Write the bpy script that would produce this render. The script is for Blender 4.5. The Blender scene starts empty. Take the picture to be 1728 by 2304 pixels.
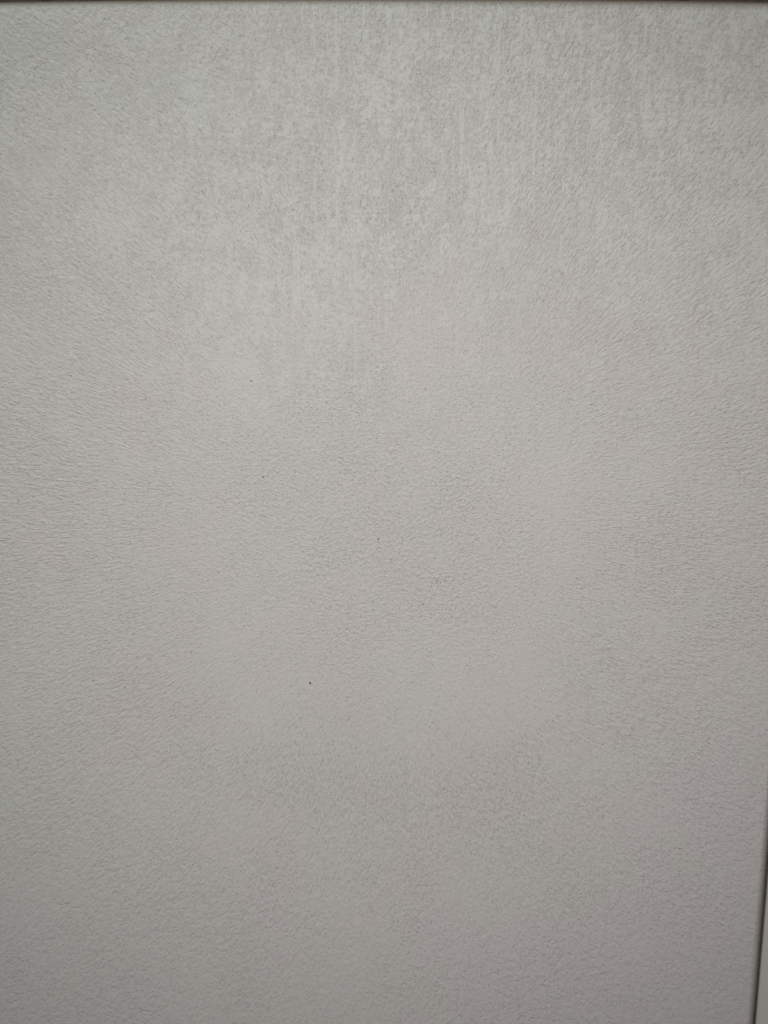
import bpy, bmesh, math, random
from mathutils import Vector
R = math.radians
S = bpy.context.scene
C = S.collection

# ---------------------------------------------------------------- camera
cam_d = bpy.data.cameras.new('camera')
cam = bpy.data.objects.new('camera', cam_d)
C.objects.link(cam)
cam.location = (0.0, -0.30, 0.0395)
cam.rotation_euler = (R(90 - 7.5), 0, 0)      # in front of the wall, tipped a little downwards
cam_d.sensor_fit = 'HORIZONTAL'
cam_d.sensor_width = 36
cam_d.lens = 35.3
cam_d.clip_start = 0.01
cam_d.clip_end = 50
cam_d.dof.use_dof = True
cam_d.dof.focus_distance = 0.297
cam_d.dof.aperture_fstop = 11.0
S.camera = cam

P_WORLD, P_SPOT, P_WIN = 0.335, 10.7, 3.9

# ---------------------------------------------------------------- world and lamps (indoor light)
W = bpy.data.worlds.new('World')
S.world = W
W.use_nodes = True
bg = W.node_tree.nodes['Background']
bg.inputs[0].default_value = (1.0, 0.966, 0.962, 1)
bg.inputs[1].default_value = P_WORLD

def area(name, loc, target, size, size_y, power, col):
    l = bpy.data.lights.new(name, 'AREA')
    l.shape = 'RECTANGLE'
    l.size = size
    l.size_y = size_y
    l.energy = power
    l.color = col
    o = bpy.data.objects.new(name, l)
    C.objects.link(o)
    o.location = loc
    o.rotation_euler = (Vector(target) - Vector(loc)).to_track_quat('-Z', 'Y').to_euler()
    return o

def spot(name, loc, target, half_deg, power, col, soft):
    l = bpy.data.lights.new(name, 'SPOT')
    l.energy = power
    l.color = col
    l.spot_size = R(2 * half_deg)
    l.spot_blend = 1.0
    l.shadow_soft_size = soft
    o = bpy.data.objects.new(name, l)
    C.objects.link(o)
    o.location = loc
    o.rotation_euler = (Vector(target) - Vector(loc)).to_track_quat('-Z', 'Y').to_euler()
    return o

# soft-edged spot, added to shape the light falloff, and a window high up above the wall
spot('falloff_spot', (0.03, -0.70, 0.20), (0.0, 0.0, -0.006), 22, P_SPOT, (1.0, 0.955, 0.925), 0.05)
area('window_light', (-0.30, -0.42, 0.90), (0.0, 0, 0.0), 0.30, 0.12, P_WIN, (0.90, 1.0, 0.93))

S.view_settings.view_transform = 'Standard'
S.view_settings.look = 'None'
S.view_settings.exposure = 0.0
S.view_settings.gamma = 1.0

# ---------------------------------------------------------------- node helpers
class NT:
    def __init__(self, name):
        self.m = bpy.data.materials.new(name)
        self.m.use_nodes = True
        self.t = self.m.node_tree
        self.b = self.t.nodes['Principled BSDF']

    def n(self, kind, **kw):
        nd = self.t.nodes.new(kind)
        for k, v in kw.items():
            setattr(nd, k, v)
        return nd

    def put(self, sock, v):
        if hasattr(v, 'is_output'):
            self.t.links.new(v, sock)
        else:
            sock.default_value = v

    def math(self, op, a, b=0.0, clamp=False):
        nd = self.n('ShaderNodeMath', operation=op, use_clamp=clamp)
        self.put(nd.inputs[0], a)
        self.put(nd.inputs[1], b)
        return nd.outputs[0]

    def vmath(self, op, a, b=None, scale=None):
        nd = self.n('ShaderNodeVectorMath', operation=op)
        self.put(nd.inputs[0], a)
        if b is not None:
            self.put(nd.inputs[1], b)
        if scale is not None:
            self.put(nd.inputs['Scale'], scale)
        return nd.outputs['Value'] if op in ('LENGTH', 'DISTANCE', 'DOT_PRODUCT') else nd.outputs[0]

    def noise(self, vec, scale, detail=2.0, rough=0.5, dist=0.0):
        nd = self.n('ShaderNodeTexNoise')
        self.put(nd.inputs['Vector'], vec)
        nd.inputs['Scale'].default_value = scale
        nd.inputs['Detail'].default_value = detail
        nd.inputs['Roughness'].default_value = rough
        nd.inputs['Distortion'].default_value = dist
        return nd.outputs['Fac']

    def step(self, v, lo, hi, a=0.0, b=1.0):
        nd = self.n('ShaderNodeMapRange', interpolation_type='SMOOTHSTEP')
        self.put(nd.inputs['Value'], v)
        for i, k in ((1, lo), (2, hi), (3, a), (4, b)):
            self.put(nd.inputs[i], k)
        return nd.outputs[0]

    def mix(self, f, a, b):
        nd = self.n('ShaderNodeMix', data_type='RGBA')
        self.put(nd.inputs['Factor'], f)
        self.put(nd.inputs['A'], a)
        self.put(nd.inputs['B'], b)
        return nd.outputs['Result']

# ---------------------------------------------------------------- materials
GS1, GS2, GS3, BUMP_D = 1150, 620, 1000, 0.00115

def tile_material():
    k = NT('matt_mottled_glaze')
    p = k.n('ShaderNodeTexCoord').outputs['Object']
    sep = k.n('ShaderNodeSeparateXYZ')
    k.put(sep.inputs[0], p)
    x, depth, z = sep.outputs[0], sep.outputs[1], sep.outputs[2]
    flat = k.vmath('MULTIPLY', p, (1, 0, 1))
    r = k.vmath('LENGTH', flat)
    # brushed grain: even in the middle of the tile, drawn out in strokes that run outwards from it
    unit = k.vmath('SCALE', k.vmath('NORMALIZE', flat), scale=0.19)
    cmb = k.n('ShaderNodeCombineXYZ')
    k.put(cmb.inputs[1], k.math('MULTIPLY', r, 0.50))
    stroke = k.vmath('ADD', unit, cmb.outputs[0])
    w = k.step(r, 0.03, 0.13)

    def grain(scale, detail, rough, off=0.0):
        a = k.noise(k.vmath('ADD', flat, (off, 0, off)), scale, detail, rough)
        b = k.noise(k.vmath('ADD', stroke, (off, 0, off)), scale, detail, rough)
        m = k.n('ShaderNodeMix', data_type='FLOAT')
        k.put(m.inputs[0], w)
        k.put(m.inputs[2], a)
        k.put(m.inputs[3], b)
        return m.outputs[0]

    g1 = grain(GS1, 2, 0.6)
    g2 = grain(GS2, 2, 0.6, 3.7)
    g3 = grain(GS3, 2, 0.5, 8.1)
    # the upper band of the tile is cloudy: pale smooth islands on a warm speckled ground
    wob = k.noise(k.vmath('ADD', p, (7.3, 0.4, 1.9)), 11, 3, 0.6)
    up = k.step(k.math('ADD', z, k.math('MULTIPLY', k.math('SUBTRACT', wob, 0.5), 0.16)), 0.000, 0.130)
    streaky = k.step(x, -0.13, 0.02, 0.55, 1.0)     # fainter towards the left, plain to see in the middle and right
    c1 = k.noise(k.vmath('MULTIPLY', p, (1.1, 1, 0.9)), 85, 8, 0.78, 0.2)
    c2 = k.noise(k.vmath('MULTIPLY', p, (2.2, 1, 0.45)), 190, 5, 0.72)
    c3 = k.noise(k.vmath('ADD', p, (3.1, 1.7, 5.2)), 14, 3, 0.55)
    c4 = k.noise(k.vmath('MULTIPLY', p, (0.9, 1, 1.2)), 480, 4, 0.72)
    cloud = k.math('ADD', k.math('MULTIPLY', c1, 0.32), k.math('MULTIPLY', c2, 0.17))
    cloud = k.math('ADD', cloud, k.math('ADD', k.math('MULTIPLY', c3, 0.16), k.math('MULTIPLY', c4, 0.35)))
    ground = k.step(cloud, 0.455, 0.525)              # 1 = speckled ground, 0 = smooth island
    # hairline vertical wipe marks and a few horizontal ones
    s1 = k.step(k.noise(k.vmath('MULTIPLY', p, (1.0, 1, 0.035)), 480, 4, 0.7), 0.52, 0.62)
    s2 = k.step(k.noise(k.vmath('MULTIPLY', p, (0.05, 1, 1.0)), 420, 4, 0.7), 0.58, 0.70)
    patchy = k.step(k.noise(k.vmath('ADD', p, (1.3, 5.0, 2.2)), 24, 3, 0.6), 0.38, 0.55)
    mid = k.step(k.math('ABSOLUTE', k.math('SUBTRACT', x, 0.03)), 0.05, 0.14, 1.0, 0.0)
    wipe = k.math('MULTIPLY', k.math('MULTIPLY', k.math('MAXIMUM', s1, k.math('MULTIPLY', s2, 0.6)), patchy),
                  k.math('MULTIPLY', up, mid))
    # fine relief
    pit = k.step(g3, 0.30, 0.45)                      # small sunk pores
    h = k.math('ADD', k.math('MULTIPLY', g1, 0.50), k.math('MULTIPLY', g2, 0.90))
    h = k.math('ADD', h, k.math('MULTIPLY', pit, 0.30))
    calm = k.step(k.noise(k.vmath('ADD', p, (0.2, 3.0, 8.8)), 20, 5, 0.65), 0.30, 0.62)
    amp = k.math('ADD', 0.50, k.math('MULTIPLY', calm, 0.44))
    amp = k.math('MULTIPLY', amp, k.math('SUBTRACT', 1.0, k.math('MULTIPLY', up, 0.35)))
    h = k.math('MULTIPLY', k.math('SUBTRACT', h, 0.97), amp)
    bump = k.n('ShaderNodeBump')
    bump.inputs['Strength'].default_value = 0.8
    bump.inputs['Distance'].default_value = BUMP_D
    k.put(bump.inputs['Height'], h)
    k.put(k.b.inputs['Normal'], bump.outputs[0])
    # colour: cool and warm greys drifting into each other
    hue = k.step(k.math('ADD', k.noise(k.vmath('ADD', p, (9.0, 2.0, 4.0)), 17, 5, 0.7), k.math('MULTIPLY', x, 0.4)), 0.33, 0.59)
    base = k.mix(hue, (0.470, 0.471, 0.448, 1), (0.487, 0.461, 0.452, 1))
    frk = k.step(g3, 0.50, 0.70)
    col = k.mix(k.math('MULTIPLY', frk, 0.30), base, (0.300, 0.286, 0.270, 1))
    dots = k.step(k.noise(p, 900, 0, 0.5), 0.76, 0.80)     # scattered tiny grey flecks
    gf = k.noise(k.vmath('MULTIPLY', p, (0.9, 1, 1.1)), 1150, 3, 0.65)
    # speckled ground and pale islands of the upper band
    gcol = k.mix(k.step(gf, 0.36, 0.62), (0.490, 0.478, 0.456, 1), (0.352, 0.332, 0.318, 1))
    icol = k.mix(k.math('MULTIPLY', frk, 0.25), (0.530, 0.532, 0.508, 1), (0.380, 0.375, 0.355, 1))
    cloudy = k.mix(k.math('MAXIMUM', k.math('SUBTRACT', 1.0, ground), k.math('MULTIPLY', wipe, 1.0)), gcol, icol)
    col = k.mix(k.math('MULTIPLY', k.math('MULTIPLY', up, streaky), 0.70), col, cloudy)
    col = k.mix(k.math('MULTIPLY', dots, 0.5), col, (0.20, 0.19, 0.18, 1))
    edge_shade = k.math('POWER', k.math('DIVIDE', k.math('MAXIMUM', k.math('SUBTRACT', depth, 0.00003), 0.0), 0.0015, True), 0.55, True)
    # shade of the rolled-over edge, painted into the colour as dark brown
    col = k.mix(edge_shade, col, (0.125, 0.098, 0.078, 1))
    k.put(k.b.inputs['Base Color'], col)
    k.b.inputs['Roughness'].default_value = 0.52
    k.b.inputs['Specular IOR Level'].default_value = 0.35
    return k.m

def plain_material(name, col, rough, nscale, var, bump_d):
    k = NT(name)
    p = k.n('ShaderNodeTexCoord').outputs['Object']
    n = k.noise(p, nscale, 4, 0.6)
    lo = tuple(c * (1 - var) for c in col) + (1,)
    hi = tuple(c * (1 + var) for c in col) + (1,)
    k.put(k.b.inputs['Base Color'], k.mix(k.step(n, 0.3, 0.7), lo, hi))
    k.b.inputs['Roughness'].default_value = rough
    b = k.n('ShaderNodeBump')
    b.inputs['Strength'].default_value = 0.4
    b.inputs['Distance'].default_value = bump_d
    k.put(b.inputs['Height'], k.noise(p, nscale * 6, 3, 0.6))
    k.put(k.b.inputs['Normal'], b.outputs[0])
    return k.m

M_TILE = tile_material()
M_PLAIN = plain_material('smooth_grey_glaze', (0.47, 0.455, 0.43), 0.45, 40, 0.04, 0.0001)
M_BED = plain_material('shade_brown_mortar', (0.100, 0.084, 0.069), 0.9, 160, 0.35, 0.0008)  # shade of the gaps put into the mortar's dark brown colour
M_SPECK = plain_material('dark_speck', (0.045, 0.042, 0.040), 0.7, 900, 0.3, 0.0001)

# ---------------------------------------------------------------- slabs
def ramp(a, b, rad, inner):
    """coordinates across a slab, closely spaced where the edge rolls over"""
    e = [rad * (1 - math.cos(math.pi / 2 * i / 8)) for i in range(9)]
    e[0] = 0.0
    mid = [a + rad + (b - a - 2 * rad) * i / inner for i in range(1, inner)]
    return [a + t for t in e] + mid + [b - t for t in reversed(e)]

def slab(name, x0, x1, z0, z1, depth, rad, mat, bow=0.0, bow_x=0.0, wave=0.0, inner=40):
    """a slab on the wall: front at y=0 facing -Y, edges rolled over with radius rad and very slightly bowed"""
    xs, zs = ramp(x0, x1, rad, inner), ramp(z0, z1, rad, inner)
    nx, nz = len(xs), len(zs)
    cx, cz = 0.0, (z0 + z1) / 2
    rnd = random.Random(4)
    ph = [rnd.uniform(0, 6.28) for _ in range(4)]

    def drop(d):
        if d >= rad:
            return 0.0
        return rad - math.sqrt(max(0.0, rad * rad - (rad - d) ** 2))

    v, f = [], []
    for z in zs:
        for x in xs:
            dx, dz = min(x - x0, x1 - x), min(z - z0, z1 - z)
            if dx < rad and dz < rad:
                d = rad - min(rad, math.hypot(rad - dx, rad - dz))
            else:
                d = min(dx, dz)
            y = drop(d) + wave * (math.sin(31 * x + ph[0]) * math.sin(27 * z + ph[1]) + 0.5 * math.sin(67 * x - 45 * z + ph[2]))
            tz = max(0.0, min(1.0, (z - cz) / (z1 - cz)))
            zz = z - bow * tz * (x - cx) ** 2
            xx = x - bow_x * z * z * (max(0.0, x / x1) if bow else 1.0)
            v.append((xx, y, zz))
    for j in range(nz - 1):
        for i in range(nx - 1):
            a = j * nx + i
            f.append((a, a + 1, a + nx + 1, a + nx))
    ring = [i for i in range(nx)] + [j * nx + nx - 1 for j in range(1, nz)] \
        + [(nz - 1) * nx + i for i in range(nx - 2, -1, -1)] + [j * nx for j in range(nz - 2, 0, -1)]
    base = len(v)
    for a in ring:
        v.append((v[a][0], depth, v[a][2]))
    n = len(ring)
    for i in range(n):
        j = (i + 1) % n
        f.append((ring[i], base + i, base + j, ring[j]))
    f.append(tuple(base + i for i in range(n)))
    me = bpy.data.meshes.new(name)
    me.from_pydata(v, [], f)
    me.update()
    for p in me.polygons:
        p.use_smooth = len(p.vertices) == 4
    me.materials.append(mat)
    o = bpy.data.objects.new(name, me)
    C.objects.link(o)
    return o

X_EDGE, Z_EDGE = 0.1668, 0.1929

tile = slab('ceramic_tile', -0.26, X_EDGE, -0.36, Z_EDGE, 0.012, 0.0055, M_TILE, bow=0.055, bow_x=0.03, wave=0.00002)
tile['label'] = 'large pale grey matt tile with cloudy speckled grain filling the view'
tile['category'] = 'tile'

def panel():
    """plain panel that frames the tile on the right and along the top, its face a little behind the tile's"""
    ins, ou = [], []
    x1, z1 = X_EDGE + 0.0006, Z_EDGE + 0.0014
    for i in range(31):
        z = -0.36 + (z1 + 0.36) * i / 30
        ins.append((x1 - 0.03 * z * z, z))
        ou.append((x1 + 0.10, z if i < 30 else z1 + 0.10))
    for i in range(1, 21):
        x = x1 - (x1 + 0.30) * i / 20
        ins.append((x, z1))
        ou.append((x, z1 + 0.10))
    n = len(ins)
    ch = 0.0003
    v, f = [], []
    for i in range(n):
        (a, c), (d, e) = ins[i], ou[i]
        sx, sz = (1, 0) if i < 30 else (0, 1)
        if i == 30:
            sx = 1
        v += [(a, 0.012, c), (a, 0.003 + ch, c), (a + sx * ch, 0.003, c + sz * ch), (d, 0.003, e), (d, 0.012, e)]
    for i in range(n - 1):
        for j in range(5):
            k2 = (j + 1) % 5
            f.append((i * 5 + j, (i + 1) * 5 + j, (i + 1) * 5 + k2, i * 5 + k2))
    f += [(4, 3, 2, 1, 0), tuple((n - 1) * 5 + j for j in range(5))]
    me = bpy.data.meshes.new('plain_panel')
    me.from_pydata(v, [], f)
    me.update()
    bm = bmesh.new()
    bm.from_mesh(me)
    bmesh.ops.recalc_face_normals(bm, faces=bm.faces)
    bm.to_mesh(me)
    bm.free()
    me.materials.append(M_PLAIN)
    o = bpy.data.objects.new('plain_panel', me)
    C.objects.link(o)
    o['label'] = 'smooth plain grey panel edge beyond the dark gap at lower right'
    o['category'] = 'panel'
    return o
panel()

# dark specks fired into the glaze: low lens-shaped grains, children of the tile
def speck_mesh(seed):
    rnd = random.Random(seed)
    n = 9
    v = [(0, -0.35, 0)]
    for rr, yy in ((0.6, -0.24), (1.0, 0.12)):
        for i in range(n):
            a = 2 * math.pi * i / n
            q = rr * rnd.uniform(0.8, 1.15)
            v.append((q * math.cos(a), yy, q * math.sin(a)))
    f = [(0, 1 + i, 1 + (i + 1) % n) for i in range(n)]
    f += [(1 + i, 1 + n + i, 1 + n + (i + 1) % n, 1 + (i + 1) % n) for i in range(n)]
    me = bpy.data.meshes.new('speck')
    me.from_pydata(v, [], f)
    me.materials.append(M_SPECK)
    return me

speck_shapes = [speck_mesh(i) for i in range(3)]
SPECKS = [(-0.0306, -0.0715, 0.00042),
          (0.0197, 0.1301, 0.00021),
          (-0.0053, 0.1129, 0.000184),
          (-0.0522, 0.0519, 0.00025),
          (0.0163, 0.0488, 0.000227),
          (-0.0483, 0.0141, 0.00028),
          (-0.0023, -0.011, 0.000283),
          (0.1232, -0.0329, 0.000198),
          (0.126, -0.1451, 0.000198),
          (-0.012, -0.108, 0.00017),
          (0.0215, -0.0281, 0.000212),
          (0.0249, -0.0275, 0.00017),
          (0.0357, 0.0016, 0.000184),
          (-0.1082, 0.1581, 0.00017),
          (-0.0218, -0.0388, 0.00017),
          (0.016, -0.0377, 0.00017),
          (0.1601, -0.1181, 0.000184),
          (0.0206, -0.0268, 0.000170),
          (0.0215, -0.0288, 0.000227),
          (0.0230, -0.0290, 0.000198),
          (0.0246, -0.0283, 0.000212),
          (0.0228, -0.0257, 0.000170)]
for i, (x, z, r) in enumerate(SPECKS):
    o = bpy.data.objects.new('speck', speck_shapes[i % 3])
    C.objects.link(o)
    o.parent = tile
    o.location = (x, -0.00005, z)
    o.scale = (r * 1.15, r, r * 1.15)
    o.rotation_euler = (0, i * 1.3, 0)

# ---------------------------------------------------------------- the bed behind the tiles
def bed():
    v = [(-0.45, 0.011, -0.5), (0.45, 0.011, -0.5), (0.45, 0.011, 0.45), (-0.45, 0.011, 0.45),
         (-0.45, 0.06, -0.5), (0.45, 0.06, -0.5), (0.45, 0.06, 0.45), (-0.45, 0.06, 0.45)]
    f = [(0, 1, 2, 3), (5, 4, 7, 6), (4, 5, 1, 0), (3, 2, 6, 7), (1, 5, 6, 2), (4, 0, 3, 7)]
    me = bpy.data.meshes.new('wall')
    me.from_pydata(v, [], f)
    me.materials.append(M_BED)
    o = bpy.data.objects.new('wall', me)
    C.objects.link(o)
    o.location.y = -0.0064     # shade-dark mortar raised into the joints to just behind the tile faces
    o['kind'] = 'structure'
    return o
bed()
